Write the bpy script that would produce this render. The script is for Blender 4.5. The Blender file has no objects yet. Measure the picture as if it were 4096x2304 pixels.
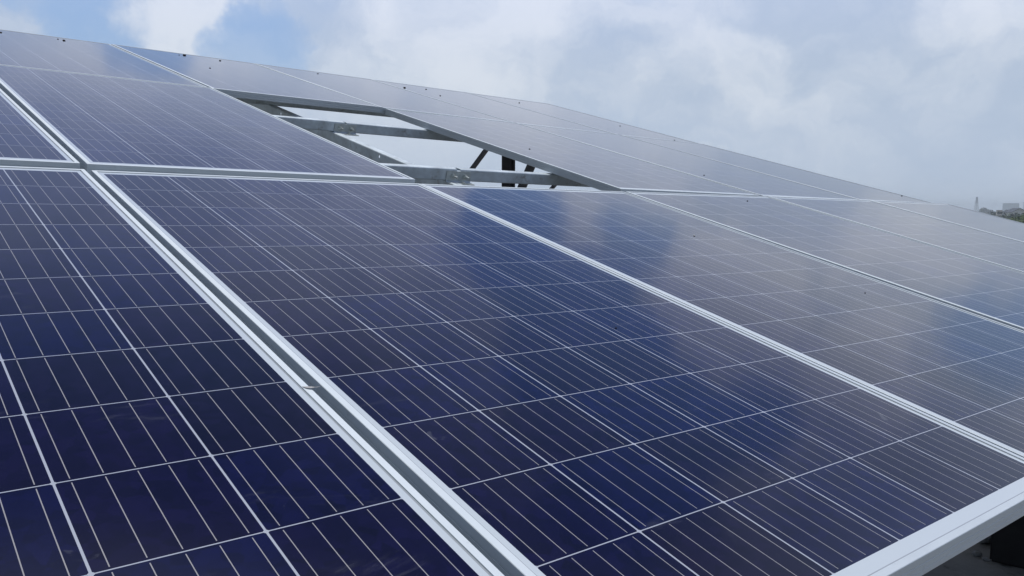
import bpy, bmesh, math, random
from mathutils import Vector, Matrix, Euler

random.seed(7)
scene = bpy.context.scene
COL = scene.collection
PI = math.pi
rad = math.radians

# ------------------------------------------------------------------ frames of reference
# camera solved from the photograph; CAM_H = height of the lens above the roof deck
F_PX = 3296.08                                   # focal length in pixels of a 4096 px wide picture
R_PC = Matrix(((0.77100970, 0.61164136, -0.17731013),
               (-0.04615819, 0.33137112, 0.94237073),
               (0.63514838, -0.71839267, 0.28372261)))     # array plane -> camera (x right, y down, z forward)
T_PC = Vector((-1.04526, -0.29149, 2.1065))
W_CW = Matrix(((0.999991934, 0.004016486, 0.0),
               (0.000363891, -0.090598544, 0.995887429),
               (0.003999968, -0.995879396, -0.090599275)))  # camera -> world (z up)
CAM_H = 1.35
CAM = Vector((0, 0, CAM_H))

# ------------------------------------------------------------------ camera
cam_data = bpy.data.cameras.new("camera")
cam = bpy.data.objects.new("camera", cam_data)
COL.objects.link(cam)
cam_data.sensor_width = 36.0
cam_data.lens = 36.0 * F_PX / 4096.0
cam_data.clip_start = 0.02
cam_data.clip_end = 20000
rot = (W_CW @ Matrix(((1, 0, 0), (0, -1, 0), (0, 0, -1)))).to_4x4()
cam.matrix_world = Matrix.Translation(CAM) @ rot
scene.camera = cam

# ------------------------------------------------------------------ sun, sky, exposure
SUN_EL, SUN_AZ = 78.0, -20.0                      # azimuth clockwise from straight ahead (+Y)
sd = Vector((math.sin(rad(SUN_AZ)) * math.cos(rad(SUN_EL)), math.cos(rad(SUN_AZ)) * math.cos(rad(SUN_EL)), math.sin(rad(SUN_EL))))
sun_data = bpy.data.lights.new("sun", 'SUN')
sun_data.energy = 2.3
sun_data.angle = rad(14)
sun_data.color = (1.0, 0.97, 0.92)
sun = bpy.data.objects.new("sun", sun_data)
COL.objects.link(sun)
sun.rotation_euler = sd.to_track_quat('Z', 'Y').to_euler()
sun.location = (0, 0, 60)

scene.view_settings.view_transform = 'Standard'
scene.view_settings.look = 'None'
scene.view_settings.gamma = 1.0
scene.view_settings.exposure = 0.0
scene.view_settings.use_curve_mapping = False
scene.cycles.max_bounces = 8
scene.cycles.volume_bounces = 1
scene.cycles.use_denoising = True


class NT:
    """small helper for node trees"""
    def __init__(self, tree):
        self.t = tree
        self.n = tree.nodes
        self.l = tree.links

    def node(self, kind, **kw):
        n = self.n.new(kind)
        for k, v in kw.items():
            setattr(n, k, v)
        return n

    def put(self, sock, v):
        if hasattr(v, 'is_linked') or isinstance(v, bpy.types.NodeSocket):
            self.l.new(v, sock)
        else:
            sock.default_value = v

    def math(self, op, a, b=None, c=None, clamp=False):
        n = self.node('ShaderNodeMath', operation=op, use_clamp=clamp)
        self.put(n.inputs[0], a)
        if b is not None:
            self.put(n.inputs[1], b)
        if c is not None:
            self.put(n.inputs[2], c)
        return n.outputs[0]

    def vmath(self, op, a, b=None, scale=None):
        n = self.node('ShaderNodeVectorMath', operation=op)
        self.put(n.inputs[0], a)
        if b is not None:
            self.put(n.inputs[1], b)
        if scale is not None:
            self.put(n.inputs['Scale'], scale)
        return n.outputs['Value'] if op in ('DOT_PRODUCT', 'LENGTH') else n.outputs[0]

    def rng(self, v, a, b, c=0.0, d=1.0, smooth=True):
        n = self.node('ShaderNodeMapRange')
        n.interpolation_type = 'SMOOTHSTEP' if smooth else 'LINEAR'
        self.put(n.inputs[0], v)
        for i, x in enumerate((a, b, c, d)):
            self.put(n.inputs[i + 1], x)
        return n.outputs[0]

    def mix(self, fac, a, b):
        n = self.node('ShaderNodeMix', data_type='RGBA')
        self.put(n.inputs[0], fac)
        self.put(n.inputs[6], a)
        self.put(n.inputs[7], b)
        return n.outputs[2]

    def noise(self, vec, scale, detail=4, rough=0.5, dist=0.0, dim='3D', w=None):
        n = self.node('ShaderNodeTexNoise', noise_dimensions=dim)
        if vec is not None:
            self.put(n.inputs['Vector'], vec)
        n.inputs['Scale'].default_value = scale
        n.inputs['Detail'].default_value = detail
        n.inputs['Roughness'].default_value = rough
        n.inputs['Distortion'].default_value = dist
        if w is not None:
            self.put(n.inputs['W'], w)
        return n.outputs[0]


def direction(az, el):
    az, el = rad(az), rad(el)
    return Vector((math.sin(az) * math.cos(el), math.cos(az) * math.cos(el), math.sin(el)))


def build_world():
    w = bpy.data.worlds.new("World")
    scene.world = w
    w.use_nodes = True
    t = NT(w.node_tree)
    t.n.clear()
    out = t.node('ShaderNodeOutputWorld')
    bg = t.node('ShaderNodeBackground')
    t.l.new(bg.outputs[0], out.inputs[0])
    STR = 0.1
    bg.inputs[1].default_value = STR
    sky = t.node('ShaderNodeTexSky', sky_type='NISHITA')
    sky.sun_disc = False
    sky.sun_elevation = rad(SUN_EL)
    sky.sun_rotation = rad(SUN_AZ)
    sky.air_density = 1.0
    sky.dust_density = 1.0
    sky.ozone_density = 1.0
    d = t.node('ShaderNodeTexCoord').outputs['Generated']
    sep = t.node('ShaderNodeSeparateXYZ')
    t.l.new(d, sep.inputs[0])
    el = sep.outputs[2]
    # warp the direction a little so that cloud edges are ragged
    wn = t.node('ShaderNodeTexNoise')
    wn.inputs['Scale'].default_value = 9.0
    wn.inputs['Detail'].default_value = 5.0
    wn.inputs['Roughness'].default_value = 0.6
    t.l.new(d, wn.inputs['Vector'])
    off = t.vmath('SUBTRACT', wn.outputs[1], (0.5, 0.5, 0.5))
    dw = t.vmath('NORMALIZE', t.vmath('ADD', d, t.vmath('SCALE', off, scale=0.16)))
    squash = t.vmath('MULTIPLY', dw, (1.0, 1.0, 1.7))
    big = t.noise(squash, 3.2, 6, 0.55, 0.2)
    fine = t.noise(squash, 11.0, 6, 0.6, 0.1)

    def blob(az, elv, r, soft=0.25):
        c = direction(az, elv)
        dp = t.vmath('DOT_PRODUCT', dw, tuple(c))
        return t.rng(dp, math.cos(rad(r)), math.cos(rad(r * soft)))

    cover = t.math('MULTIPLY_ADD', big, 0.9, 0.22)
    cover = t.math('MULTIPLY_ADD', fine, 0.25, cover)
    for az, elv, r, wgt in SKY_COVER:
        cover = t.math('MULTIPLY_ADD', blob(az, elv, r), wgt, cover)
    mask = t.rng(cover, 0.05, 1.0)
    # thin everything out to pale haze towards the horizon
    shade = t.math('MULTIPLY_ADD', t.noise(squash, 7.0, 6, 0.6, 0.35), 1.2, -0.10)
    for az, elv, r, wgt in SKY_SHADE:
        shade = t.math('MULTIPLY_ADD', blob(az, elv, r, 0.25), wgt, shade)
    shade = t.math('MULTIPLY_ADD', t.math('SUBTRACT', fine, 0.5), 0.7, shade)
    shade = t.rng(shade, 0.05, 0.95)
    K = 1.0 / STR
    grey = tuple(x * K for x in (0.455, 0.550, 0.700)) + (1,)
    white = tuple(x * K for x in (0.695, 0.755, 0.845)) + (1,)
    blue = t.mix(0.70, sky.outputs[0], tuple(x * K for x in (0.30, 0.47, 0.76)) + (1,))
    cloud = t.mix(shade, grey, white)
    col = t.mix(mask, blue, cloud)
    haze = tuple(x * K for x in (0.485, 0.580, 0.725)) + (1,)
    hz = t.rng(el, math.sin(rad(9)), math.sin(rad(-1)))
    hz = t.math('MULTIPLY', hz, 0.75)
    col = t.mix(hz, col, haze)
    # higher up the cloud is thinner and the blue shows through it
    up0 = t.rng(el, math.sin(rad(8)), math.sin(rad(16)))
    col = t.vmath('MULTIPLY', col, t.mix(up0, (1, 1, 1, 1), (1.05, 1.05, 1.11, 1)))
    up1 = t.rng(el, math.sin(rad(17)), math.sin(rad(26)))
    up2 = t.rng(el, math.sin(rad(26)), math.sin(rad(46)))
    col = t.vmath('MULTIPLY', col, t.mix(up1, (1, 1, 1, 1), (0.52, 0.57, 0.76, 1)))
    col = t.vmath('MULTIPLY', col, t.mix(up2, (1, 1, 1, 1), (0.38, 0.43, 0.56, 1)))
    # unseen zenith brightened for frame tops, unseen sky behind camera darkened for frame faces
    zenith_fill = t.rng(t.vmath('DOT_PRODUCT', d, tuple(sd)), math.cos(rad(42)), math.cos(rad(8)), 0.0, 0.85)
    zenith_fill = t.math('MULTIPLY', zenith_fill, t.rng(el, math.sin(rad(46)), math.sin(rad(60))))
    col = t.mix(zenith_fill, col, tuple(x * K for x in (1.05, 1.10, 1.18)) + (1,))
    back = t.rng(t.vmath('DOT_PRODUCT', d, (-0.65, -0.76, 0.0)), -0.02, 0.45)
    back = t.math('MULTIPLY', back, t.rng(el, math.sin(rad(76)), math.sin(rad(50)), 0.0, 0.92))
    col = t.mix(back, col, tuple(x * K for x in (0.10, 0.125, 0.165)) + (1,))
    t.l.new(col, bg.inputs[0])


# azimuth, elevation, radius (degrees), weight: holes (negative) and banks (positive) of the cloud layer
SKY_COVER = [(-33, 13.5, 5, -0.50), (-25.5, 11.5, 4.5, -0.55), (-17.3, 10.2, 3.6, -0.45), (-12.5, 14.8, 3.0, -0.10),
             (-22, 12.8, 4.0, 0.60), (-31, 9.8, 3.2, 0.35), (-4, 10, 13, 0.30), (22, 8, 16, 0.30),
             (4.2, 24, 5, -1.1), (12, 28.5, 7, -1.1), (20, 33, 9, -1.0), (13, 20, 3.0, -0.45),
             (-23, 18, 4.0, -0.6), (36, 15.5, 4.5, -0.6), (27, 27, 4.5, -0.6), (-20, 42, 14, -0.30),
             (22, 22, 6, 0.60), (-8, 29, 10, 0.45), (33, 22, 6, 0.5), (-24, 27, 10, 0.35)]
SKY_SHADE = [(21, 21.5, 6, 1.0), (8.5, 21, 3, 0.3), (-4, 25, 6, 0.7), (31, 21, 4, 0.6), (-12, 31, 6, 0.4), (-21.5, 12.6, 4, 0.35), (-30, 12, 8, -0.30), (-14, 14, 5, -0.25), (-6, 10, 8, 0.14), (4, 12.5, 9, 0.18), (8, 7.5, 6, -0.30), (19, 12, 6, -0.28),
             (16, 9.8, 4, 0.30), (29, 12.5, 5, 0.25), (13, 5, 6, -0.10), (28, 6, 8, -0.25), (-10, 15, 4, 0.2)]
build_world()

# ------------------------------------------------------------------ array frame: x along the rows, y up the slope, z out of the glass
FLIP = Matrix(((1, 0, 0), (0, -1, 0), (0, 0, -1)))
_rot = W_CW @ R_PC @ FLIP
ARR = Matrix.Translation(W_CW @ T_PC + CAM) @ _rot.to_4x4()
ARR_INV = ARR.inverted()
DOWN = (ARR_INV.to_3x3() @ Vector((0, 0, -1))).normalized()      # gravity in the array frame


def A(x, y, z):
    return ARR @ Vector((x, y, z))


# ------------------------------------------------------------------ object helpers
def tag(o, label=None, cat=None, group=None, kind=None):
    if label:
        o["label"] = label
    if cat:
        o["category"] = cat
    if group:
        o["group"] = group
    if kind:
        o["kind"] = kind
    return o


def empty(name, m):
    o = bpy.data.objects.new(name, None)
    o.empty_display_size = 0.1
    COL.objects.link(o)
    o.matrix_world = m
    return o


def mesh_obj(name, bm, mats, parent=None, m=None, smooth=False, uv=None):
    me = bpy.data.meshes.new(name)
    bm.normal_update()
    bm.to_mesh(me)
    bm.free()
    for mm in (mats if isinstance(mats, (list, tuple)) else [mats]):
        me.materials.append(mm)
    if smooth:
        for p in me.polygons:
            p.use_smooth = True
    o = bpy.data.objects.new(name, me)
    COL.objects.link(o)
    if parent is not None:
        o.parent = parent
    if m is not None:
        if parent is not None:
            o.matrix_local = m
        else:
            o.matrix_world = m
    return o


def add_box(bm, lo, hi, mat=0):
    vs = [bm.verts.new((x, y, z)) for x in (lo[0], hi[0]) for y in (lo[1], hi[1]) for z in (lo[2], hi[2])]
    for f in ((0, 1, 3, 2), (4, 6, 7, 5), (0, 4, 5, 1), (2, 3, 7, 6), (0, 2, 6, 4), (1, 5, 7, 3)):
        fc = bm.faces.new([vs[i] for i in f])
        fc.material_index = mat
    return vs


def add_cyl(bm, p0, p1, r, n=10, r1=None, cap=True, start=0.0):
    p0, p1 = Vector(p0), Vector(p1)
    ax = (p1 - p0).normalized()
    u = ax.orthogonal().normalized()
    v = ax.cross(u)
    r1 = r if r1 is None else r1
    a = [bm.verts.new(p0 + (u * math.cos(start + 2 * PI * i / n) + v * math.sin(start + 2 * PI * i / n)) * r) for i in range(n)]
    b = [bm.verts.new(p1 + (u * math.cos(start + 2 * PI * i / n) + v * math.sin(start + 2 * PI * i / n)) * r1) for i in range(n)]
    for i in range(n):
        j = (i + 1) % n
        bm.faces.new((a[i], a[j], b[j], b[i]))
    if cap:
        bm.faces.new(a[::-1])
        bm.faces.new(b)


def add_extrusion(bm, prof, p0, p1, side, up, closed=True):
    """sweep a closed 2-D profile (s along side, t along up) from p0 to p1"""
    p0, p1, side, up = Vector(p0), Vector(p1), Vector(side), Vector(up)
    a = [bm.verts.new(p0 + side * s + up * t) for s, t in prof]
    b = [bm.verts.new(p1 + side * s + up * t) for s, t in prof]
    n = len(prof)
    for i in range(n):
        j = (i + 1) % n
        bm.faces.new((a[i], a[j], b[j], b[i]))
    bm.faces.new(a[::-1])
    bm.faces.new(b)
    bmesh.ops.recalc_face_normals(bm, faces=bm.faces[:])


def c_profile(w, h, t=0.003, lip=0.012, r=0.005):
    """channel section: web at s=0, flanges towards +s, top at t=0, bottom at -h"""
    def arc(cx, cy, rr, a0, a1, n=4):
        return [(cx + rr * math.cos(rad(a0 + (a1 - a0) * i / n)), cy + rr * math.sin(rad(a0 + (a1 - a0) * i / n))) for i in range(n + 1)]
    o = []
    o += arc(r, -r, r, 180, 90)                        # outer top web corner
    o += arc(w - r, -r, r, 90, 0)                      # outer top lip corner
    o += [(w, -lip), (w - t, -lip)]
    ri = max(r - t, 0.001)
    o += arc(w - r, -r, ri, 0, 90)
    o += arc(r, -r, ri, 90, 180)
    o += arc(r, -h + r, ri, 180, 270)
    o += arc(w - r, -h + r, ri, 270, 360)
    o += [(w - t, -h + lip), (w, -h + lip)]
    o += arc(w - r, -h + r, r, 360, 270)
    o += arc(r, -h + r, r, 270, 180)
    return o


# ------------------------------------------------------------------ materials
def new_mat(name):
    m = bpy.data.materials.new(name)
    m.use_nodes = True
    t = NT(m.node_tree)
    t.n.clear()
    out = t.node('ShaderNodeOutputMaterial')
    b = t.node('ShaderNodeBsdfPrincipled')
    t.l.new(b.outputs[0], out.inputs[0])
    return m, t, b, out


def simple(name, c, rough=0.6, metal=0.0, var=0.15, scale=8.0, bump=0.0, spec=0.5):
    m, t, b, out = new_mat(name)
    co = t.node('ShaderNodeTexCoord').outputs['Object']
    n = t.noise(co, scale, 6, 0.6)
    k = t.rng(n, 0.3, 0.7, 1 - var, 1 + var, False)
    mul = t.vmath('SCALE', tuple(c), scale=k)
    t.l.new(mul, b.inputs['Base Color'])
    b.inputs['Roughness'].default_value = rough
    b.inputs['Metallic'].default_value = metal
    b.inputs['Specular IOR Level'].default_value = spec
    if bump:
        bp = t.node('ShaderNodeBump')
        bp.inputs['Strength'].default_value = bump
        bp.inputs['Distance'].default_value = 0.004
        t.l.new(n, bp.inputs['Height'])
        t.l.new(bp.outputs[0], b.inputs['Normal'])
    return m


def aluminium():
    m, t, b, out = new_mat("anodised_aluminium")
    co = t.node('ShaderNodeTexCoord').outputs['Object']
    n = t.noise(t.vmath('MULTIPLY', co, (1, 1, 6)), 9.0, 6, 0.65)
    n2 = t.noise(co, 55.0, 4, 0.6)
    k = t.math('MULTIPLY_ADD', n, 0.16, 0.90)
    k = t.math('MULTIPLY_ADD', t.rng(n2, 0.62, 0.8), -0.18, k)
    t.l.new(t.vmath('SCALE', (0.64, 0.70, 0.74), scale=k), b.inputs['Base Color'])
    b.inputs['Metallic'].default_value = 0.28
    t.l.new(t.math('MULTIPLY_ADD', n, 0.2, 0.46), b.inputs['Roughness'])
    return m


def galvanised():
    m, t, b, out = new_mat("galvanised_steel")
    co = t.node('ShaderNodeTexCoord').outputs['Object']
    n = t.noise(co, 7.0, 8, 0.65, 0.4)
    sp = t.node('ShaderNodeTexVoronoi')
    sp.inputs['Scale'].default_value = 60.0
    t.l.new(co, sp.inputs['Vector'])
    k = t.math('MULTIPLY_ADD', n, 1.3, 0.28)
    k = t.math('MULTIPLY_ADD', sp.outputs['Color'], 0.10, k)
    c = t.vmath('SCALE', (0.56, 0.63, 0.67), scale=k)
    # brownish weathering where the zinc has worn
    rust = t.rng(t.noise(co, 16.0, 6, 0.7), 0.57, 0.72, 0.0, 0.6)
    c2 = t.mix(rust, c, (0.20, 0.165, 0.13, 1))
    t.l.new(c2, b.inputs['Base Color'])
    b.inputs['Metallic'].default_value = 0.30
    t.l.new(t.math('MULTIPLY_ADD', n, 0.3, 0.42), b.inputs['Roughness'])
    bp = t.node('ShaderNodeBump')
    bp.inputs['Strength'].default_value = 0.35
    bp.inputs['Distance'].default_value = 0.002
    t.l.new(t.noise(co, 40.0, 5, 0.6), bp.inputs['Height'])
    t.l.new(bp.outputs[0], b.inputs['Normal'])
    return m


PITCH = 0.159
GX0, GX1, GY0, GY1, GLASS_D = -0.02025, 0.97541, -0.0300, 1.94108, 0.0017   # outer frame edges measured from the first cell corner


def pv_glass():
    """glass over 6 x 12 blue polycrystalline cells; UV is in metres from the upper left cell corner"""
    m, t, b, out = new_mat("solar_cells_under_glass")
    uvn = t.node('ShaderNodeUVMap')
    uvn.uv_map = "UVMap"
    sep = t.node('ShaderNodeSeparateXYZ')
    t.l.new(uvn.outputs[0], sep.inputs[0])
    u, v = sep.outputs[0], sep.outputs[1]
    rnd = t.node('ShaderNodeObjectInfo').outputs['Random']
    un, vn = t.math('DIVIDE', u, PITCH), t.math('DIVIDE', v, PITCH)
    iu, iv = t.math('FLOOR', un), t.math('FLOOR', vn)
    fu = t.math('MULTIPLY', t.math('FRACT', un), PITCH)
    fv = t.math('MULTIPLY', t.math('FRACT', vn), PITCH)
    du = t.math('MINIMUM', fu, t.math('SUBTRACT', PITCH, fu))
    dv = t.math('MINIMUM', fv, t.math('SUBTRACT', PITCH, fv))
    gap_u = t.math('LESS_THAN', du, 0.0013)
    gap_v = t.math('LESS_THAN', dv, 0.0008)
    corner = t.math('LESS_THAN', t.math('ADD', du, dv), 0.0040)
    inside = t.math('MULTIPLY', t.math('MULTIPLY', t.math('GREATER_THAN', u, 0.0014), t.math('LESS_THAN', u, 6 * PITCH - 0.0014)),
                    t.math('MULTIPLY', t.math('GREATER_THAN', v, 0.0010), t.math('LESS_THAN', v, 12 * PITCH - 0.0010)))
    white = t.math('MAXIMUM', t.math('MAXIMUM', gap_u, gap_v), corner)
    margin = t.math('SUBTRACT', 1.0, inside)
    # five busbars per cell
    wb = t.math('FRACT', t.math('MULTIPLY', t.math('FRACT', un), 5.0))
    db = t.math('MULTIPLY', t.math('ABSOLUTE', t.math('SUBTRACT', wb, 0.5)), PITCH / 5)
    bus = t.math('LESS_THAN', db, 0.00054)
    bus = t.math('MULTIPLY', bus, t.math('SUBTRACT', 1.0, t.math('LESS_THAN', dv, 0.0042)))
    bus = t.math('MULTIPLY', bus, inside)
    # colour of each cell
    cmb = t.node('ShaderNodeCombineXYZ')
    t.l.new(iu, cmb.inputs[0]); t.l.new(iv, cmb.inputs[1]); t.l.new(t.math('MULTIPLY', rnd, 37.0), cmb.inputs[2])
    wn = t.node('ShaderNodeTexWhiteNoise', noise_dimensions='3D')
    t.l.new(cmb.outputs[0], wn.inputs[0])
    ramp = t.node('ShaderNodeValToRGB')
    cr = ramp.color_ramp
    cr.elements[0].position = 0.0
    cr.elements[0].color = (0.0040, 0.0032, 0.0131, 1)
    cr.elements[1].position = 1.0
    cr.elements[1].color = (0.0025, 0.0032, 0.0303, 1)
    for p, c in ((0.3, (0.0050, 0.0027, 0.0144, 1)), (0.55, (0.0044, 0.0026, 0.0200, 1)), (0.8, (0.0030, 0.0027, 0.0241, 1))):
        e = cr.elements.new(p)
        e.color = c
    t.l.new(wn.outputs[0], ramp.inputs[0])
    # crystal grain
    vec = t.node('ShaderNodeCombineXYZ')
    t.l.new(u, vec.inputs[0]); t.l.new(v, vec.inputs[1]); t.l.new(t.math('MULTIPLY', rnd, 11.0), vec.inputs[2])
    vor = t.node('ShaderNodeTexVoronoi')
    vor.inputs['Scale'].default_value = 62.0
    t.l.new(vec.outputs[0], vor.inputs['Vector'])
    grain = t.math('MULTIPLY_ADD', vor.outputs['Color'], 0.9, 0.55)
    cloudy = t.math('MULTIPLY_ADD', t.noise(vec.outputs[0], 9.0, 5, 0.65), 1.1, 0.45)
    cell = t.vmath('SCALE', ramp.outputs[0], scale=t.math('MULTIPLY', grain, cloudy))
    col = t.mix(bus, cell, (0.36, 0.35, 0.35, 1))
    col = t.mix(white, col, (0.44, 0.47, 0.53, 1))
    col = t.mix(margin, col, (0.60, 0.66, 0.70, 1))
    # dried water marks, wiped smears and dust lying on the glass
    smear_v = t.vmath('MULTIPLY', vec.outputs[0], (2.2, 7.5, 1.0))
    smear = t.rng(t.noise(smear_v, 1.6, 7, 0.68, 1.3), 0.60, 0.80, 0.0, 1.0)
    spot = t.rng(t.noise(vec.outputs[0], 26.0, 3, 0.5, 0.6), 0.70, 0.76, 0.0, 1.0)
    patch = t.rng(t.noise(vec.outputs[0], 2.3, 3, 0.5), 0.42, 0.62, 0.0, 1.0)
    dust = t.math('MULTIPLY_ADD', smear, 0.085, 0.0)
    dust = t.math('MULTIPLY_ADD', t.math('MULTIPLY', spot, patch), 0.11, dust)
    # dust that the rain has washed down to the lower frame
    low = t.rng(v, 1.80, 1.93, 0.0, 0.02)
    dust = t.math('ADD', dust, low)
    col = t.mix(dust, col, (0.48, 0.50, 0.53, 1))
    # dark groove line where glass meets the frame, its shade painted in
    eu = t.math('MINIMUM', t.math('SUBTRACT', u, GX0 + 0.0105), t.math('SUBTRACT', GX1 - 0.0105, u))
    ev = t.math('MINIMUM', t.math('SUBTRACT', v, GY0 + 0.0105), t.math('SUBTRACT', GY1 - 0.0105, v))
    groove_shade = t.math('LESS_THAN', t.math('MINIMUM', eu, ev), 0.0026)
    col = t.mix(t.math('MULTIPLY', groove_shade, 0.7), col, (0.26, 0.28, 0.31, 1))
    t.l.new(col, b.inputs['Base Color'])
    b.inputs['IOR'].default_value = 1.5
    b.inputs['Specular Tint'].default_value = (0.80, 0.87, 1.0, 1)      # bluish anti-reflective coating of the glass
    rg = t.math('MULTIPLY_ADD', t.noise(vec.outputs[0], 4.0, 4, 0.6), 0.04, 0.055)
    rg = t.math('MULTIPLY_ADD', smear, 0.10, rg)
    t.l.new(rg, b.inputs['Roughness'])
    return m


M_ALU = aluminium()
M_GALV = galvanised()
M_PV = pv_glass()
M_BACK = simple("white_backsheet", (0.62, 0.63, 0.64), 0.6)
M_BLACK = simple("black_plastic", (0.02, 0.02, 0.022), 0.5)
M_BOLT = simple("zinc_bolt", (0.62, 0.66, 0.64), 0.32, 0.75, 0.12, 60)
M_PLATE = simple("zinc_plate", (0.50, 0.55, 0.55), 0.40, 0.45, 0.18, 25, 0.1)
M_DARKSTEEL = simple("dark_steel", (0.045, 0.045, 0.055), 0.5, 0.2, 0.3, 10)  # even dark base colour for truss and legs
M_MUD = simple("dried_mud", (0.018, 0.015, 0.014), 0.9, 0, 0.3, 90)
M_DROP = simple("bird_lime", (0.75, 0.76, 0.74), 0.8, 0, 0.1, 200)
M_LEAF = simple("dry_leaf", (0.46, 0.45, 0.44), 0.8, 0, 0.3, 120)

# ------------------------------------------------------------------ solar panels
CXM, CYM, TH = (GX0 + GX1) / 2, -(GY0 + GY1) / 2, 0.035


def loop_sweep(bm, prof, x0, x1, y0, y1):
    """sweep (inset, z) profile round a rectangle with mitred corners"""
    rings = []
    for ins, z in prof:
        rings.append([bm.verts.new(p) for p in ((x0 + ins, y0 + ins, z), (x1 - ins, y0 + ins, z), (x1 - ins, y1 - ins, z), (x0 + ins, y1 - ins, z))])
    n = len(prof)
    for i in range(n):
        a, b = rings[i], rings[(i + 1) % n]
        for k in range(4):
            j = (k + 1) % 4
            bm.faces.new((a[k], a[j], b[j], b[k]))
    bmesh.ops.recalc_face_normals(bm, faces=bm.faces[:])


def make_panel():
    hx, hy = (GX1 - GX0) / 2, (GY1 - GY0) / 2
    root = empty('solar_panel', Matrix())
    bm = bmesh.new()
    zt = TH                                           # local z: 0 = underside of the frame
    prof = [(0.0007, zt), (0.0105, zt), (0.0105, zt - 0.0055), (0.002, zt - 0.0055), (0.002, 0.002), (0.028, 0.002), (0.028, 0.0),
            (0.0, 0.0), (0.0, 0.0095), (0.0012, 0.0101), (0.0, 0.0107), (0.0, 0.0205), (0.0014, 0.0212), (0.0, 0.0219), (0.0, zt - 0.0007)]
    loop_sweep(bm, prof, -hx, hx, -hy, hy)
    mesh_obj('frame', bm, M_ALU, root)
    # glass face with cells
    bm = bmesh.new()
    ins = 0.0095
    z = zt - GLASS_D
    nx, ny = 6, 12
    uv = bm.loops.layers.uv.new("UVMap")
    grid = [[bm.verts.new((-hx + ins + (2 * hx - 2 * ins) * i / nx, -hy + ins + (2 * hy - 2 * ins) * j / ny, z)) for j in range(ny + 1)] for i in range(nx + 1)]
    for i in range(nx):
        for j in range(ny):
            f = bm.faces.new((grid[i][j], grid[i + 1][j], grid[i + 1][j + 1], grid[i][j + 1]))
            for lp in f.loops:
                lp[uv].uv = (lp.vert.co.x + CXM, -(lp.vert.co.y + CYM))
    mesh_obj('glass_face', bm, M_PV, root)
    bm = bmesh.new()
    add_box(bm, (-hx + 0.004, -hy + 0.004, z - 0.0016), (hx - 0.004, hy - 0.004, z - 0.0008))
    mesh_obj('backsheet', bm, M_BACK, root)
    bm = bmesh.new()
    add_box(bm, (-0.055, hy - 0.20, z - 0.0226), (0.055, hy - 0.09, z - 0.0017))
    bmesh.ops.bevel(bm, geom=bm.edges[:], offset=0.003, segments=1, affect='EDGES')
    mesh_obj('junction_box', bm, M_BLACK, root)
    return root


def copy_tree(o, parent=None):
    c = o.copy()
    COL.objects.link(c)
    if parent is not None:
        c.parent = parent
        c.matrix_parent_inverse = o.matrix_parent_inverse.copy()
    for ch in list(o.children):
        copy_tree(ch, c)
    return c


# pose of every panel: rotation (deg), place of its first cell corner, tiny size error (all solved from the photograph)
POSES = {
    'P0': (0.07133, 0.13024, 0.09375, -1.02073, -0.00017, -0.00207, 0.07882, -0.03297),
    'P1': (0.01664, -0.00555, -0.00838, -0.00217, 0.00632, -0.00344, -0.00651, -0.02916),
    'P2': (-0.0526, 0.11853, 0.06765, 1.00213, -0.00217, -0.00118, -0.05189, 0.01265),
    'P3': (-0.15939, 0.28071, 0.04283, 2.0023, 0.00261, -0.00509, 0.10324, -0.00469),
    'P4': (-0.22382, 0.1177, 0.00647, 3.01649, 0.00361, -0.01125, -0.00347, -0.0003),
    'P5': (-0.2408, -0.00384, 0.01299, 4.02105, 0.00556, -0.01338, 0.00293, -0.00021),
    'Q0': (0.00318, -0.11786, -0.15054, -1.01572, -2.01305, -0.01112, -0.01634, -0.01414),
    'Q1': (0.00777, -0.12079, 0.10146, 0.00047, -2.00507, -0.01103, 0.09, -0.00171),
    'Q3': (-0.20122, -0.11332, -0.0537, 2.02983, -2.01008, 0.00373, 0.04455, -0.06132),
    'Q4': (-0.33594, -0.21008, -0.1231, 3.03799, -2.00738, 0.00822, 0.07938, -0.0051),
    'Q5': (-0.34445, -0.2866, -0.25551, 4.04811, -2.00198, 0.01294, -0.21734, -0.10266),
    'R1': (-0.2, -0.1805, -0.02781, -0.0073, -3.9738, 0.0, 0.13325, -0.05431),
    'R2': (-0.23809, -0.21707, -0.01768, 1.0126, -3.97489, 0.00148, -0.01691, -0.00327),
    'R3': (-0.13026, -0.30218, 0.12969, 2.01873, -3.97256, 0.00492, 0.07533, -0.06745),
    'R4': (-0.09935, -0.31333, 0.14297, 3.0309, -3.9709, 0.0115, -0.0197, -0.0622),
    'R5': (-0.10258, -0.30071, 0.13547, 4.03326, -3.97148, 0.01793, -0.12485, -0.04733)}
PANEL_LABELS = {
    'P0': 'dark blue solar panel in the nearest row, left of the wide gap, lower left',
    'P1': 'largest dark blue solar panel, nearest row, white lower edge showing',
    'P2': 'solar panel in the nearest row directly below the empty slot, cut by the right border',
    'P3': 'solar panel in the nearest row, second to the right of the largest panel, paler blue',
    'P4': 'pale blue solar panel in the nearest row, next to the far right end one',
    'P5': 'last solar panel of the nearest row, at the far right in front of the trees',
    'Q0': 'solar panel at the left border in the middle row, only its right corner in view',
    'Q1': 'solar panel in the middle row immediately left of the empty slot with bare steel beams',
    'Q3': 'middle row solar panel immediately right of the empty slot, left side face showing',
    'Q4': 'solar panel in the middle row, second to the right of the empty slot',
    'Q5': 'last solar panel at the right end of the middle row, against the sky',
    'R1': 'solar panel in the top row at the upper left, with streaked bluish reflection',
    'R2': 'solar panel in the top row directly above the empty slot, its grey lower frame exposed',
    'R3': 'solar panel in the top row, just right of the one above the empty slot',
    'R4': 'solar panel in the top row, next to its right end',
    'R5': 'last solar panel at the right end of the top row, peak outlined against the sky'}


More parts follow.
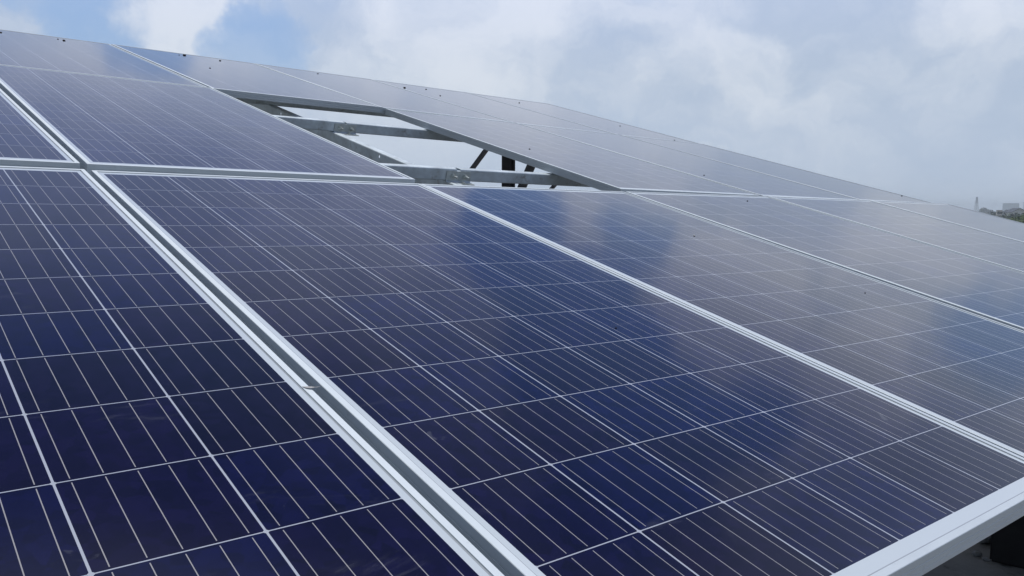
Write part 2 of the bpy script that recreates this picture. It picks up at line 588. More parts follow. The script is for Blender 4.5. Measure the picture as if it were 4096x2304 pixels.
def pose_matrix(p):
    v = Vector(p[:3]) * (PI / 180)
    a = v.length
    r = Matrix.Rotation(a, 3, v.normalized()) if a > 1e-9 else Matrix.Identity(3)
    r = FLIP @ r @ FLIP
    tr = FLIP @ Vector(p[3:6])
    s = Matrix.Diagonal((1 + p[6] / 10, 1 + p[7] / 10, 1, 1))
    return Matrix.Translation(tr) @ r.to_4x4() @ s


proto = make_panel()
first = True
PANEL_M = {}
for key, p in POSES.items():
    o = proto if first else copy_tree(proto)
    first = False
    # panel origin sits in the middle of its underside; pose is given for the first cell corner at lip height
    PANEL_M[key] = ARR @ pose_matrix(p)
    o.matrix_world = PANEL_M[key] @ Matrix.Translation((CXM, CYM, -TH))
    tag(o, PANEL_LABELS[key], 'solar panel', 'solar panels of the tilted rooftop array')

# ------------------------------------------------------------------ steel under the panels
def purlin(p0, p1, label, h=0.05, w=0.042, group='purlins under the panels'):
    """channel, web facing down the slope, running along the row"""
    p0, p1 = Vector(p0), Vector(p1)
    root_m = ARR @ Matrix.Translation(p0)
    bm = bmesh.new()
    d = p1 - p0
    prof = c_profile(w, h)
    n = max(2, int(d.length / 0.05))
    segs = [d * (i / n) for i in range(n + 1)]
    rings = [[bm.verts.new(c + Vector((0, s, z))) for s, z in prof] for c in segs]
    for a, b in zip(rings[:-1], rings[1:]):
        for i in range(len(prof)):
            j = (i + 1) % len(prof)
            bm.faces.new((a[i], a[j], b[j], b[i]))
    bm.faces.new(rings[0][::-1])
    bm.faces.new(rings[-1])
    bmesh.ops.recalc_face_normals(bm, faces=bm.faces[:])
    o = mesh_obj('purlin', bm, M_GALV, None, root_m)
    tag(o, label, 'steel purlin', group)
    return o


ZP = -0.040
JX = 1.512
purlin((-1.35, 1.573, ZP), (JX - 0.006, 1.573, ZP), 'galvanised channel left of the upper bolted joint in the empty slot')
purlin((JX + 0.006, 1.573, ZP - 0.001), (5.02, 1.573, ZP - 0.006), 'galvanised channel right of the upper bolted joint, running into shade under a panel')
JB = 1.494
purlin((-1.35, 0.523, ZP), (JB - 0.010, 0.523, ZP), 'galvanised channel left of the lower bolted joint, beside the corner of a panel')
purlin((JB + 0.010, 0.523, ZP - 0.001), (5.02, 0.523, ZP - 0.006), 'galvanised channel right of the lower bolted joint, with rough white top edge')
for y in (3.62, 2.37):
    purlin((-1.35, y, ZP - 0.006), (5.02, y, ZP - 0.006), 'hidden galvanised channel under the ' + ('upper' if y > 3 else 'lower') + ' half of the top row of panels')
for y in (-0.42, -1.50):
    purlin((-1.35, y, ZP - 0.010), (5.02, y, ZP - 0.010), 'hidden galvanised channel under the ' + ('upper' if y > -1 else 'lower') + ' half of the nearest row of panels')


def bracket(jx, y, z, label):
    root = empty('angle_bracket', ARR @ Matrix.Translation((jx, y, z)))
    tag(root, label, 'bracket', 'bolted angle brackets at the purlin joints')
    bm = bmesh.new()
    L = [(-0.004, 0.0), (-0.0005, 0.0), (-0.0005, -0.049), (-0.042, -0.049), (-0.042, -0.0455), (-0.009, -0.0455), (-0.004, -0.040)]
    add_extrusion(bm, L, (-0.062, 0, 0), (0.062, 0, 0), (0, 1, 0), (0, 0, 1))
    bmesh.ops.bevel(bm, geom=[e for e in bm.edges if abs(e.verts[0].co.x - e.verts[1].co.x) < 1e-6], offset=0.0006, segments=1, affect='EDGES')
    mesh_obj('angle_plate', bm, M_PLATE, root)
    for bx in (-0.028, 0.032):
        bm = bmesh.new()
        add_cyl(bm, (bx, -0.004, -0.021), (bx, -0.0365, -0.021), 0.0045, 12)
        bo = mesh_obj('bolt', bm, M_BOLT, root, smooth=False)
        bm = bmesh.new()
        add_cyl(bm, (bx, -0.0062, -0.021), (bx, -0.0142, -0.021), 0.0092, 6, start=0.3)
        mesh_obj('nut', bm, M_BOLT, bo)
        bm = bmesh.new()
        add_cyl(bm, (bx, -0.0041, -0.021), (bx, -0.0061, -0.021), 0.0125, 16)
        mesh_obj('washer', bm, M_BOLT, bo)
    # bolt holding the foot down
    bm = bmesh.new()
    add_cyl(bm, (0.012, -0.027, -0.0454), (0.012, -0.027, -0.0395), 0.008, 6)
    mesh_obj('bolt', bm, M_BOLT, root)


bracket(JX, 1.573, ZP - 0.0085, 'zinc angle bracket with two bolts on the upper joint in the empty slot')
bracket(JB, 0.523, ZP - 0.0085, 'zinc angle bracket with two bolts on the lower joint in the empty slot')

# rafters run up the slope under the purlins; the visible one has a punched hole in its web
ZR = ZP - 0.0525


def rafter(x, label, hole=False):
    h, w, t = 0.09, 0.045, 0.003
    y0, y1 = -1.85, 4.0
    bm = bmesh.new()
    prof = c_profile(w, h, t, 0.012, 0.006)
    # the plain channel, open towards +x, with the web split round the hole
    add_extrusion(bm, prof, (0, y0, 0), (0, y1, 0), (1, 0, 0), (0, 0, 1))
    o = mesh_obj('rafter', bm, M_GALV, None, ARR @ Matrix.Translation((x, 0, ZR)))
    tag(o, label, 'steel rafter', 'rafters carrying the purlins')
    if hole:
        cb = bmesh.new()
        for yy in (1.084, 2.2):
            add_cyl(cb, (-0.02, yy, -0.020), (0.02, yy, -0.020), 0.0075, 20)
        me = bpy.data.meshes.new('tmp_cut')
        cb.to_mesh(me)
        cb.free()
        cut = bpy.data.objects.new('tmp_cut', me)
        COL.objects.link(cut)
        cut.matrix_world = o.matrix_world.copy()
        md = o.modifiers.new('hole', 'BOOLEAN')
        md.operation = 'DIFFERENCE'
        md.object = cut
        md.solver = 'EXACT'
        bpy.context.view_layer.update()
        dg = bpy.context.evaluated_depsgraph_get()
        nm = bpy.data.meshes.new_from_object(o.evaluated_get(dg))
        o.modifiers.clear()
        o.data = nm
        bpy.data.objects.remove(cut)
    return o


rafter(1.44, 'galvanised rafter with a punched round hole, crossing the empty slot beneath the purlins', True)
rafter(-1.30, 'hidden galvanised rafter under the left end of the array')
rafter(4.40, 'hidden galvanised rafter under the right end of the array, above the dark truss')


# web of the dark truss seen through the slot: posts and braces hang from the right rafter
def truss():
    root = empty('roof_truss', ARR @ Matrix.Translation((4.42, 3.80, -0.20)))
    tag(root, 'dark steel truss with upright post and slanting braces, seen through the empty slot', 'steel truss')

    def pt(y, d):                                    # y up the slope, d metres straight down from the rafter
        return Vector((0, y - 3.80, ZR - 0.09 + 0.20)) + DOWN * d

    def angle_bar(name, p0, p1, leg, side):
        bm = bmesh.new()
        ax = (p1 - p0).normalized()
        s = Vector(side)
        s = (s - ax * s.dot(ax)).normalized()
        u = ax.cross(s)
        prof = [(0, 0), (leg, 0), (leg, 0.005), (0.005, 0.005), (0.005, leg), (0, leg)]
        add_extrusion(bm, prof, p0, p1, s, u)
        return mesh_obj(name, bm, M_DARKSTEEL, root)
    yd = Vector((0, 1, 0))
    for yy in (3.80, 1.0, -1.6):
        angle_bar('post', pt(yy + 0.006, 0.0), pt(yy + 0.006, 0.80), 0.035, (0, 1, 0))
        angle_bar('post', pt(yy - 0.006, 0.0), pt(yy - 0.006, 0.80), 0.035, (0, -1, 0))
    for a, b_, leg in ((3.84, 4.62, 0.036), (3.30, 3.76, 0.058), (2.70, 3.50, 0.026), (0.4, 0.96, 0.05), (-0.6, 0.3, 0.05)):
        angle_bar('brace', pt(a, 0.0), pt(b_, 0.78), leg, (0, 1, 0))
    angle_bar('bottom_chord', pt(4.0, 0.80), pt(-1.7, 0.80), 0.05, (1, 0, 0))


truss()

# legs down to the roof deck
for i, (x, y) in enumerate(((-1.30, -1.7), (1.44, -1.45), (4.40, -1.7), (-1.30, 3.7), (1.44, 3.7), (4.40, 3.9))):
    top = A(x + 0.02, y, ZR - 0.092)
    root = empty('support_leg', Matrix.Translation((top.x, top.y, 0)))
    tag(root, 'hidden steel leg under the ' + ('lower' if y < 0 else 'upper') + ' edge of the array, ' + ('left end', 'middle', 'right end')[i % 3], 'steel leg', 'steel legs under the array')
    bm = bmesh.new()
    add_box(bm, (-0.04, -0.04, 0.012), (0.04, 0.04, top.z - 0.002))
    mesh_obj('post', bm, M_DARKSTEEL, root)
    bm = bmesh.new()
    add_box(bm, (-0.11, -0.11, 0.0), (0.11, 0.11, 0.012))
    mesh_obj('base_plate', bm, M_DARKSTEEL, root)

# ------------------------------------------------------------------ roof deck with debris, dark block
def concrete():
    m, t, b, out = new_mat("stained_concrete")
    co = t.node('ShaderNodeTexCoord').outputs['Object']
    n1 = t.noise(co, 2.2, 8, 0.65, 0.6)
    n2 = t.noise(co, 14.0, 6, 0.6)
    k = t.math('MULTIPLY_ADD', n1, 0.9, 0.45)
    k = t.math('MULTIPLY_ADD', n2, 0.3, k)
    c = t.vmath('SCALE', (0.22, 0.22, 0.21), scale=k)
    st = t.rng(t.noise(co, 5.0, 6, 0.7, 0.5), 0.55, 0.68, 0.0, 0.75)
    t.l.new(t.mix(st, c, (0.035, 0.034, 0.033, 1)), b.inputs['Base Color'])
    b.inputs['Roughness'].default_value = 0.85
    bp = t.node('ShaderNodeBump')
    bp.inputs['Strength'].default_value = 0.5
    bp.inputs['Distance'].default_value = 0.01
    t.l.new(n2, bp.inputs['Height'])
    t.l.new(bp.outputs[0], b.inputs['Normal'])
    return m


M_CONC = concrete()
GROUND_Z = -11.5
bm = bmesh.new()
add_box(bm, (-9, -5, -0.35), (14, 16, 0.0))
o = mesh_obj('rooftop', bm, M_CONC)
tag(o, kind='structure')
M_WALL = simple("rendered_wall", (0.55, 0.54, 0.50), 0.85, 0, 0.1, 1.5)
bm = bmesh.new()
add_box(bm, (-8.7, -4.7, GROUND_Z), (13.7, 15.7, -0.352))
o = mesh_obj('building', bm, M_WALL)
tag(o, 'flat roofed building that carries the solar array on its roof deck', 'building')


def ray(u, v):
    d = W_CW @ Vector(((u - 2048) / F_PX, (v - 1152) / F_PX, 1))
    return d


def on_floor(u, v, z=0.0):
    d = ray(u, v)
    return CAM + d * ((z - CAM.z) / d.z)


# dark block below the near edge of the array
c0 = on_floor(3957, 2246)
c1 = on_floor(4300, 2325)
e1 = (c1 - c0)
e1.z = 0
e1 = e1.normalized()
e2 = Vector((-e1.y, e1.x, 0))
bm = bmesh.new()
add_box(bm, (0, 0, 0), (0.55, 0.45, 0.50))
bmesh.ops.bevel(bm, geom=bm.edges[:], offset=0.008, segments=2, affect='EDGES')
mm = Matrix((tuple(e1) + (0,), tuple(e2) + (0,), (0, 0, 1, 0), (0, 0, 0, 1))).transposed()
mm.translation = c0
M_PLINTH = simple("dark_concrete", (0.022, 0.022, 0.024), 0.9, 0, 0.35, 9, 0.3)  # even near-black base colour for the block
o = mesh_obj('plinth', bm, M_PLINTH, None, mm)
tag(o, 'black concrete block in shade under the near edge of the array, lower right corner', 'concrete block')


def pebble(bm, c, r, seed):
    rr = random.Random(seed)
    g = bmesh.ops.create_icosphere(bm, subdivisions=2, radius=r)
    for v in g['verts']:
        k = 1 + rr.uniform(-0.25, 0.25)
        v.co = Vector((v.co.x * k * 1.2, v.co.y * k, v.co.z * k * 0.55)) + Vector(c)


# litter on the deck beside the block
M_STONE = simple("pale_rubble", (0.25, 0.26, 0.27), 0.9, 0, 0.3, 40, 0.3)
for i, (u, v, r, lab) in enumerate(((3940, 2170, 0.028, 'pale lump of rubble beside the black block, touching the frame edge in view'),
                                    (3905, 2222, 0.016, 'small pale chip of rubble on the dark roof deck, left of the black block'),
                                    (3942, 2242, 0.012, 'smallest pale chip of rubble at the foot of the black block'))):
    bm = bmesh.new()
    pebble(bm, (0, 0, r * 0.45), r, i)
    o = mesh_obj('rubble', bm, M_STONE, None, Matrix.Translation(on_floor(u, v)), smooth=True)
    tag(o, lab, 'rubble', 'rubble on the roof deck')

# ------------------------------------------------------------------ small things lying on the panels
def on_panel(key, x, y):
    """array-plane coordinates (x, y down the slope, as measured) -> point on that panel's glass"""
    m = PANEL_M[key]
    inv = m.inverted()
    p = inv @ A(x, -y, 0.0)
    return m, Vector((p.x, p.y, -GLASS_D))


def speck(key, x, y, r, label, name='mud_speck', mat=None, cat='dirt speck', group='mud specks on the panels', lip=False):
    m, p = on_panel(key, x, y)
    if lip:
        p.z = 0.0
    r *= 0.42
    bm = bmesh.new()
    pebble(bm, (0, 0, r * 0.3), r, int(abs(x * 977 + y * 131) * 10))
    o = mesh_obj(name, bm, mat or M_MUD, None, m @ Matrix.Translation(p), smooth=True)
    tag(o, label, cat, group)


speck('R1', 0.314, -3.779, 0.014, 'dark mud speck on the top row panel at the left border')
speck('R1', 0.663, -3.80, 0.017, 'larger dark mud speck near the top edge of the upper left panel')
speck('R1', 0.638, -3.85, 0.010, 'tiny dark mud speck touching the top edge of the upper left panel')
speck('R2', 1.441, -3.885, 0.022, 'biggest dark mud speck on the top edge of the panel above the empty slot')
speck('R2', 1.394, -3.85, 0.009, 'tiny mud speck just left of the biggest one above the empty slot')
speck('R2', 1.675, -3.83, 0.015, 'flat dark mud speck on the right top edge of the panel above the slot')
speck('R2', 1.365, -3.148, 0.010, 'lone dark mud speck in the middle of the panel above the empty slot')
speck('R3', 2.443, -3.84, 0.012, 'dark mud speck on the top edge of the third top row panel')
speck('R4', 3.10, -3.62, 0.022, 'biggest dark mud speck near the peak of the fourth top row panel')
speck('R4', 3.40, -3.76, 0.014, 'dark mud speck on the top edge right of the fourth panel peak')
speck('R4', 3.26, -3.333, 0.013, 'dark mud speck lower on the fourth top row panel')
speck('R5', 4.35, -3.66, 0.015, 'dark mud speck near the top corner of the last top row panel')
speck('R5', 4.70, -2.70, 0.012, 'dark mud speck on the right slanting edge of the last top row panel')
speck('R5', 4.72, -2.10, 0.012, 'dark mud speck at the lower right tip of the last top row panel')
speck('Q3', 2.233, -0.958, 0.009, 'dark mud speck in the middle of the panel right of the empty slot')
speck('Q4', 3.145, -0.542, 0.009, 'dark mud speck on the middle row panel second right of the empty slot')
speck('Q5', 4.95, -0.30, 0.011, 'dark mud speck on the right edge of the last middle row panel')
speck('P3', 2.683, 0.078, 0.008, 'dark mud speck near the top of the paler panel in the nearest row')
speck('P1', 0.659, 1.218, 0.0045, 'dark mud speck on a bright blue cell of the largest panel')
speck('P2', 1.743, 1.172, 0.005, 'dark mud speck near the right border on the panel below the empty slot')
speck('P2', 1.672, 0.593, 0.008, 'white dropping on the panel below the empty slot', 'bird_dropping', M_DROP, 'bird dropping', None)

# dry seed leaf on the frame left of the wide gap
m, p = on_panel('P0', -0.041, 1.303)
bm = bmesh.new()
pts = []
for i in range(9):
    a = i / 8.0
    w = 0.0028 * math.sin(PI * min(1, a * 1.25)) if a < 0.8 else 0.0006
    pts.append((a * 0.024 - 0.012, w, 0.0012 + 0.004 * a * a))
up_ = [bm.verts.new((x, w, z)) for x, w, z in pts]
dn_ = [bm.verts.new((x, -w, z)) for x, w, z in pts]
lo_u = [bm.verts.new((x, w, z - 0.0005)) for x, w, z in pts]
lo_d = [bm.verts.new((x, -w, z - 0.0005)) for x, w, z in pts]
for i in range(8):
    bm.faces.new((up_[i], dn_[i], dn_[i + 1], up_[i + 1]))
    bm.faces.new((lo_u[i], lo_u[i + 1], lo_d[i + 1], lo_d[i]))
    bm.faces.new((up_[i], up_[i + 1], lo_u[i + 1], lo_u[i]))
    bm.faces.new((dn_[i], lo_d[i], lo_d[i + 1], dn_[i + 1]))
o = mesh_obj('dry_leaf', bm, M_LEAF, None, m @ Matrix.Translation((p.x, p.y, 0.0)) @ Matrix.Rotation(rad(-38), 4, 'Z'))
tag(o, 'small dry grey leaf lying on the frame beside the wide gap', 'leaf')

# ------------------------------------------------------------------ country beyond
def far_ground():
    m, t, b, out = new_mat("fields")
    co = t.node('ShaderNodeTexCoord').outputs['Object']
    n = t.noise(co, 0.012, 8, 0.65, 0.5)
    c = t.mix(t.rng(n, 0.35, 0.65), (0.045, 0.065, 0.028, 1), (0.13, 0.115, 0.075, 1))
    t.l.new(c, b.inputs['Base Color'])
    b.inputs['Roughness'].default_value = 0.95
    return m


bm = bmesh.new()
S = 9000.0
N = 12
g = [[bm.verts.new((-S + 2 * S * i / N, -S + 2 * S * j / N, 0)) for j in range(N + 1)] for i in range(N + 1)]
for i in range(N):
    for j in range(N):
        bm.faces.new((g[i][j], g[i + 1][j], g[i + 1][j + 1], g[i][j + 1]))
o = mesh_obj('ground', bm, far_ground(), None, Matrix.Translation((0, 0, GROUND_Z)))
tag(o, kind='structure')


def place(u, dist):
    """ground point at this bearing and distance"""
    d = ray(u, 862)
    d.z = 0
    d.normalize()
    return Vector((d.x * dist, d.y * dist, GROUND_Z))


def height_at(v, dist):
    """height above ground that reaches picture row v at this distance"""
    return (862 - v) / F_PX * dist + CAM_H - GROUND_Z


def leaf_mat(name, c):
    m, t, b, out = new_mat(name)
    co = t.node('ShaderNodeTexCoord').outputs['Object']
    n = t.noise(co, 0.6, 4, 0.6)
    col = t.vmath('SCALE', c, scale=t.math('MULTIPLY_ADD', n, 1.3, 0.4))
    t.l.new(col, b.inputs['Base Color'])
    b.inputs['Roughness'].default_value = 0.7
    return m


LEAF = [leaf_mat("bright_leaves", (0.085, 0.135, 0.030)), leaf_mat("dark_leaves", (0.026, 0.055, 0.026)), leaf_mat("grey_leaves", (0.040, 0.062, 0.040))]
M_BARK = simple("bark", (0.09, 0.07, 0.05), 0.9, 0, 0.3, 3)


def make_tree(h, w, kind, seed):
    rr = random.Random(seed)
    root = empty('tree', Matrix())
    bm = bmesh.new()
    add_cyl(bm, (0, 0, -0.3), (0.1 * rr.uniform(-1, 1), 0, h * 0.62), 0.035 * h, 8, 0.015 * h)
    for k in range(5):
        a = rr.uniform(0, 2 * PI)
        z0 = h * rr.uniform(0.32, 0.5)
        add_cyl(bm, (0, 0, z0), (math.cos(a) * w * 0.32, math.sin(a) * w * 0.32, z0 + h * rr.uniform(0.15, 0.3)), 0.014 * h, 6, 0.006 * h)
    mesh_obj('trunk', bm, M_BARK, root)
    bm = bmesh.new()
    lobes = [(rr.uniform(-.28, .28) * w, rr.uniform(-.28, .28) * w, h * rr.uniform(0.42, 0.80), w * rr.uniform(0.20, 0.32)) for _ in range(9)]
    lobes.append((0, 0, h * 0.80, w * 0.22))
    for lx, ly, lz, lr in lobes:
        for _ in range(120):
            d = Vector((rr.gauss(0, 1), rr.gauss(0, 1), rr.gauss(0, 1))).normalized()
            p = Vector((lx, ly, lz)) + Vector((d.x, d.y, d.z * 0.75)) * lr * rr.uniform(0.55, 1.05)
            s = w * rr.uniform(0.025, 0.055)
            q = Euler((rr.uniform(-1, 1), rr.uniform(-1, 1), rr.uniform(0, 6.3))).to_matrix()
            f = [bm.verts.new(p + q @ Vector(c) * s) for c in ((-1, -.5, 0), (0, -.7, .15), (1, 0, 0), (0, .7, .15), (-1, .5, 0))]
            bm.faces.new(f)
    mesh_obj('crown', bm, LEAF[kind], root)
    return root


TREE_SPOTS = [
    # u, distance, picture row of the top, width m, kind
    (4048, 340, 870, 9, 0), (4086, 330, 864, 11, 0), (4126, 350, 862, 9, 0), (4170, 345, 866, 9, 0), (4015, 420, 872, 9, 1), (4068, 420, 860, 11, 1),
    (3998, 640, 864, 12, 1), (4030, 620, 856, 15, 1), (4060, 600, 853, 19, 1), (4094, 640, 854, 16, 1), (4130, 600, 853, 16, 1), (3975, 760, 858, 13, 1), (4165, 660, 852, 16, 1),
    (3968, 740, 857, 12, 1), (3984, 860, 848, 13, 1), (4022, 900, 848, 14, 1), (3928, 1850, 842, 20, 2), (3936, 1880, 836, 22, 2), (3948, 1850, 841, 24, 2), (3960, 1800, 845, 20, 2),
    (3912, 1800, 850, 20, 2), (4006, 1500, 848, 18, 2), (3890, 1000, 856, 14, 1), (4110, 1500, 847, 20, 2), (4140, 1550, 845, 20, 2), (4046, 1480, 849, 18, 2)]
TREE_LAB = {0: 'sunlit light green tree, nearest beyond the roof edge at the right border',
            1: 'dark green tree in the belt behind the light green ones',
            2: 'hazy blue grey tree far off beside the lattice tower and houses'}
protos = {}
for i, (u, dist, v, w, kind) in enumerate(TREE_SPOTS):
    key = (kind, i % 2)
    if key not in protos:
        protos[key] = make_tree(10.0, 10.0, kind, 40 + kind * 5 + i % 2)
        o = protos[key]
    else:
        o = copy_tree(protos[key])
    h = max(4.0, height_at(v, dist))
    p = place(u, dist)
    o.matrix_world = Matrix.Translation(p) @ Matrix.Rotation(random.uniform(0, 6.3), 4, 'Z') @ Matrix.Diagonal((w / 10, w / 10, h / 10, 1))
    tag(o, TREE_LAB[kind], 'tree', ('light green trees', 'dark green tree belt', 'hazy far trees')[kind])

# woodland that closes the ground between the single trees
bm = bmesh.new()
rr = random.Random(5)
for k in range(900):
    az = rr.uniform(-78, 78)
    dist = 240 + 1200 * rr.random() ** 0.8
    cx, cy = math.sin(rad(az)) * dist, math.cos(rad(az)) * dist
    cr_, ch = rr.uniform(5, 11), rr.uniform(4.0, 8.5)
    for q_ in range(70):
        d = Vector((rr.gauss(0, 1), rr.gauss(0, 1), abs(rr.gauss(0, 1)))).normalized() * rr.uniform(0.75, 1.05)
        p = Vector((cx + d.x * cr_, cy + d.y * cr_, 0.3 + d.z * ch))
        s = rr.uniform(0.8, 1.7)
        q = Euler((rr.uniform(-.9, .9), rr.uniform(-.9, .9), rr.uniform(0, 6.3))).to_matrix()
        f = [bm.verts.new(p + q @ Vector(c) * s) for c in ((-1, -.6, 0), (.2, -.8, .2), (1, .1, 0), (.1, .8, .2), (-.9, .5, 0))]
        bm.faces.new(f)
o = mesh_obj('woodland', bm, LEAF[1], None, Matrix.Translation((0, 0, GROUND_Z)))
tag(o, 'low dark green scrub and woodland between the trees', 'woodland', kind='stuff')

M_WHITE = simple("white_paint", (0.92, 0.91, 0.90), 0.7, 0, 0.03, 0.5)
M_CREAM = simple("cream_paint", (0.80, 0.72, 0.62), 0.7, 0, 0.08, 0.5)
M_ROOF = simple("slate_roof", (0.055, 0.065, 0.085), 0.7, 0, 0.2, 0.8)
M_TOWERBLOCK = simple("haze_pale_paint", (0.82, 0.88, 0.95), 0.7, 0, 0.06, 0.3)  # part of the haze is put into this pale colour
M_WIN = simple("dark_window", (0.03, 0.035, 0.04), 0.2)
M_WINPALE = simple("hazed_window", (0.28, 0.32, 0.38), 0.4)  # window glass lightened, haze put into its colour
M_PYLON = simple("grey_lattice_steel", (0.26, 0.28, 0.31), 0.6, 0.1)


def house(u, dist, vtop, wid, dep, gable, wall_mat, label, hgt=None, name='house', turn=0.0, floors=2):
    p = place(u, dist)
    h = hgt or height_at(vtop, dist)
    d = Vector((p.x, p.y, 0)).normalized()
    m = Matrix((( d.y, d.x, 0, 0), (-d.x, d.y, 0, 0), (0, 0, 1, 0), (0, 0, 0, 1)))
    m.translation = p
    root = empty(name, m @ Matrix.Rotation(turn, 4, 'Z'))
    tag(root, label, 'house' if name == 'house' else 'building')
    hw = h - (gable if gable else 0)
    bm = bmesh.new()
    add_box(bm, (-wid / 2, -dep / 2, -0.5), (wid / 2, dep / 2, hw))
    if gable:
        y0, y1 = -dep / 2, dep / 2
        a = [bm.verts.new((-wid / 2, y, hw + 0.001)) for y in (y0, y1)]
        b_ = [bm.verts.new((wid / 2, y, hw + 0.001)) for y in (y0, y1)]
        c = [bm.verts.new((0, y, hw + gable - 0.25)) for y in (y0, y1)]
        bm.faces.new((a[0], b_[0], c[0]))
        bm.faces.new((b_[1], a[1], c[1]))
    mesh_obj('wall', bm, wall_mat, root)
    bm = bmesh.new()
    if gable:
        ov = 0.9
        k = gable / (wid / 2)
        for s in (-1, 1):
            prof = [(0, hw + gable), (s * (wid / 2 + ov), hw - ov * k), (s * (wid / 2 + ov), hw - ov * k - 0.35), (0, hw + gable - 0.35)]
            a = [bm.verts.new((x, -dep / 2 - ov, z)) for x, z in prof]
            b_ = [bm.verts.new((x, dep / 2 + ov, z)) for x, z in prof]
            for i in range(4):
                j = (i + 1) % 4
                bm.faces.new((a[i], a[j], b_[j], b_[i]))
            bm.faces.new(a)
            bm.faces.new(b_[::-1])
        bmesh.ops.recalc_face_normals(bm, faces=bm.faces[:])
    else:
        add_box(bm, (-wid / 2 - 0.3, -dep / 2 - 0.3, hw + 0.003), (wid / 2 + 0.3, dep / 2 + 0.3, hw + 0.4))
    mesh_obj('roof', bm, M_ROOF if gable else wall_mat, root)
    nwx = max(2, int(wid / 5))
    top = hw - 1.0
    for fl in range(floors):
        z = top - 3.2 * fl
        if z < 2:
            break
        for i in range(nwx):
            x = -wid / 2 + wid * (i + 0.5) / nwx
            bm = bmesh.new()
            add_box(bm, (x - 0.8, -dep / 2 - 0.06, z - 1.5), (x + 0.8, -dep / 2 - 0.003, z))
            mesh_obj('window', bm, M_WIN if name == 'house' else M_WINPALE, root)
    return root


house(4064, 800, 838, 11, 14, 3.0, M_WHITE, 'white house with dark gabled roof at the right border', turn=0.35)
house(3996, 760, 847, 3.3, 6, 0, M_CREAM, 'small boxy cream house with flat roof among the trees', name='house', turn=0.1)
house(4087, 800, 846, 2.4, 5, 0, M_WHITE, 'narrow white house right of the gabled one', name='house')
house(3967, 900, 847, 1.8, 5, 0, M_WHITE, 'smallest white house, half hidden left of the cream one', name='house')
house(4030, 840, 844, 6, 8, 1.8, M_TOWERBLOCK, 'grey house with low roof left of the gabled white one', turn=-0.2)
house(4041, 3120, 822, 46, 18, 0, M_TOWERBLOCK, 'wide pale blue apartment block fading in the haze', name='apartment_block', floors=7)


def pylon(u, dist, vtop):
    p = place(u, dist)
    h = height_at(vtop, dist)
    root = empty('transmission_tower', Matrix.Translation(p) @ Matrix.Rotation(0.5, 4, 'Z'))
    tag(root, 'steel lattice transmission tower standing alone on the horizon', 'lattice tower')
    hw = lambda z: 4.2 * (1 - z / h) ** 1.35 + 0.75
    lev = [h * k for k in (0, .16, .30, .42, .53, .63, .72, .80, .88, 1.0)]
    for sx in (-1, 1):
        for sy in (-1, 1):
            bm = bmesh.new()
            for a, b_ in zip(lev[:-1], lev[1:]):
                add_cyl(bm, (sx * hw(a), sy * hw(a), a), (sx * hw(b_), sy * hw(b_), b_), 0.17, 6)
            mesh_obj('leg', bm, M_PYLON, root)
    bm = bmesh.new()
    for a, b_ in zip(lev[:-1], lev[1:]):
        ca = [(-hw(a), -hw(a)), (hw(a), -hw(a)), (hw(a), hw(a)), (-hw(a), hw(a))]
        cb = [(-hw(b_), -hw(b_)), (hw(b_), -hw(b_)), (hw(b_), hw(b_)), (-hw(b_), hw(b_))]
        for i in range(4):
            j = (i + 1) % 4
            add_cyl(bm, ca[i] + (a,), cb[j] + (b_,), 0.07, 5)
            add_cyl(bm, ca[j] + (a,), cb[i] + (b_,), 0.07, 5)
    mesh_obj('lattice', bm, M_PYLON, root)
    for z, l in ((0.97, 2.2), (0.88, 2.6), (0.80, 3.0)):
        bm = bmesh.new()
        for s in (-1, 1):
            for sy in (-1, 1):
                add_cyl(bm, (0, sy * 0.7, h * z - 0.5), (s * l, 0, h * z), 0.16, 5)
            add_cyl(bm, (0, 0, h * z + 1.0), (s * l, 0, h * z), 0.14, 5)
        mesh_obj('cross_arm', bm, M_PYLON, root)
    return p, h


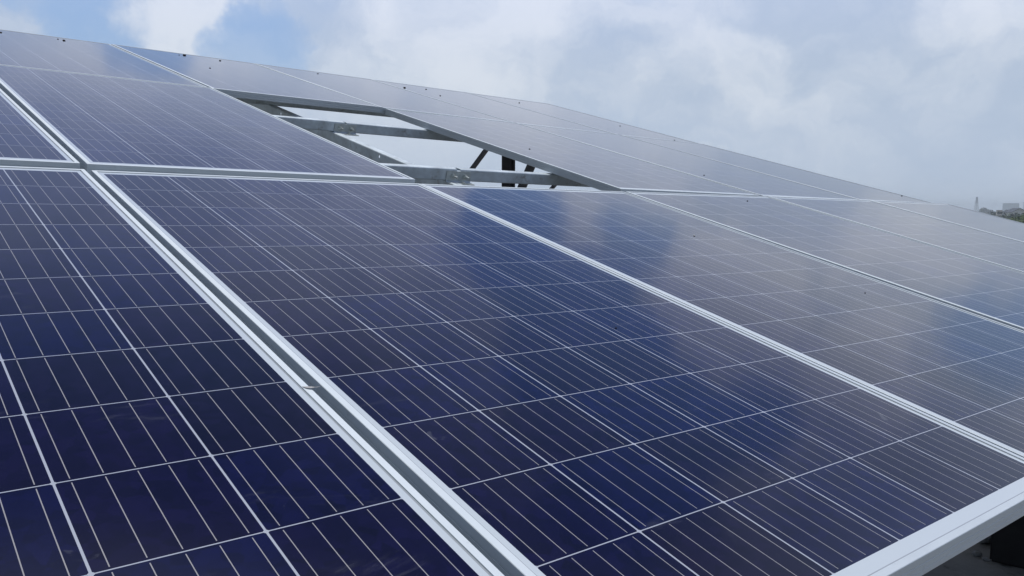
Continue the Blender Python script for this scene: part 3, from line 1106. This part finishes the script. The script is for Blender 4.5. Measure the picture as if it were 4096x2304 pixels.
pp, ph = pylon(3904, 1450, 800)
for k, (zz, lab) in enumerate(((0.97, 'topmost thin power line strung from the lattice tower'), (0.88, 'middle thin power line strung from the lattice tower'), (0.80, 'lowest thin power line strung from the lattice tower'))):
    bm = bmesh.new()
    for (u1, d1) in ((3300, 1900), (4500, 1350)):
        q = place(u1, d1)
        a = Vector((pp.x, pp.y, GROUND_Z + ph * zz))
        b_ = Vector((q.x, q.y, GROUND_Z + ph * zz))
        n = 14
        pts = []
        for i in range(n + 1):
            s = i / n
            c = a.lerp(b_, s)
            c.z -= 4 * 9.0 * s * (1 - s)
            pts.append(c)
        for c0_, c1_ in zip(pts[:-1], pts[1:]):
            add_cyl(bm, c0_, c1_, 0.05, 4, cap=False)
    o = mesh_obj('power_line', bm, M_PYLON)
    tag(o, lab, 'power line', 'power lines')
p = place(4092, 1250)
root = empty('power_pole', Matrix.Translation(p))  # plain pole with a head bar, carries no lamp
tag(root, 'thin grey mast behind the narrow white house at the right border', 'mast')
bm = bmesh.new()
hm = height_at(820, 1250)
add_cyl(bm, (0, 0, 0), (0, 0, hm), 0.35, 8, 0.2)
mesh_obj('pole', bm, M_PYLON, root)
bm = bmesh.new()
add_box(bm, (-1.2, -0.25, hm + 0.001), (1.2, 0.25, hm + 0.35))
mesh_obj('head_bar', bm, M_PYLON, root)

# ------------------------------------------------------------------ the hazy air
HAZE = 0.00034
if HAZE:
    bm = bmesh.new()
    add_box(bm, (-3200, -3200, GROUND_Z - 1.0), (3200, 3200, 40.0))
    m = bpy.data.materials.new("hazy_air")
    m.use_nodes = True
    t = NT(m.node_tree)
    t.n.clear()
    out = t.node('ShaderNodeOutputMaterial')
    vol = t.node('ShaderNodeVolumePrincipled')
    vol.inputs['Color'].default_value = (0.80, 0.88, 0.96, 1)
    vol.inputs['Density'].default_value = HAZE
    vol.inputs['Anisotropy'].default_value = 0.2
    t.l.new(vol.outputs[0], out.inputs['Volume'])
    o = mesh_obj('haze', bm, m)
    tag(o, kind='stuff')
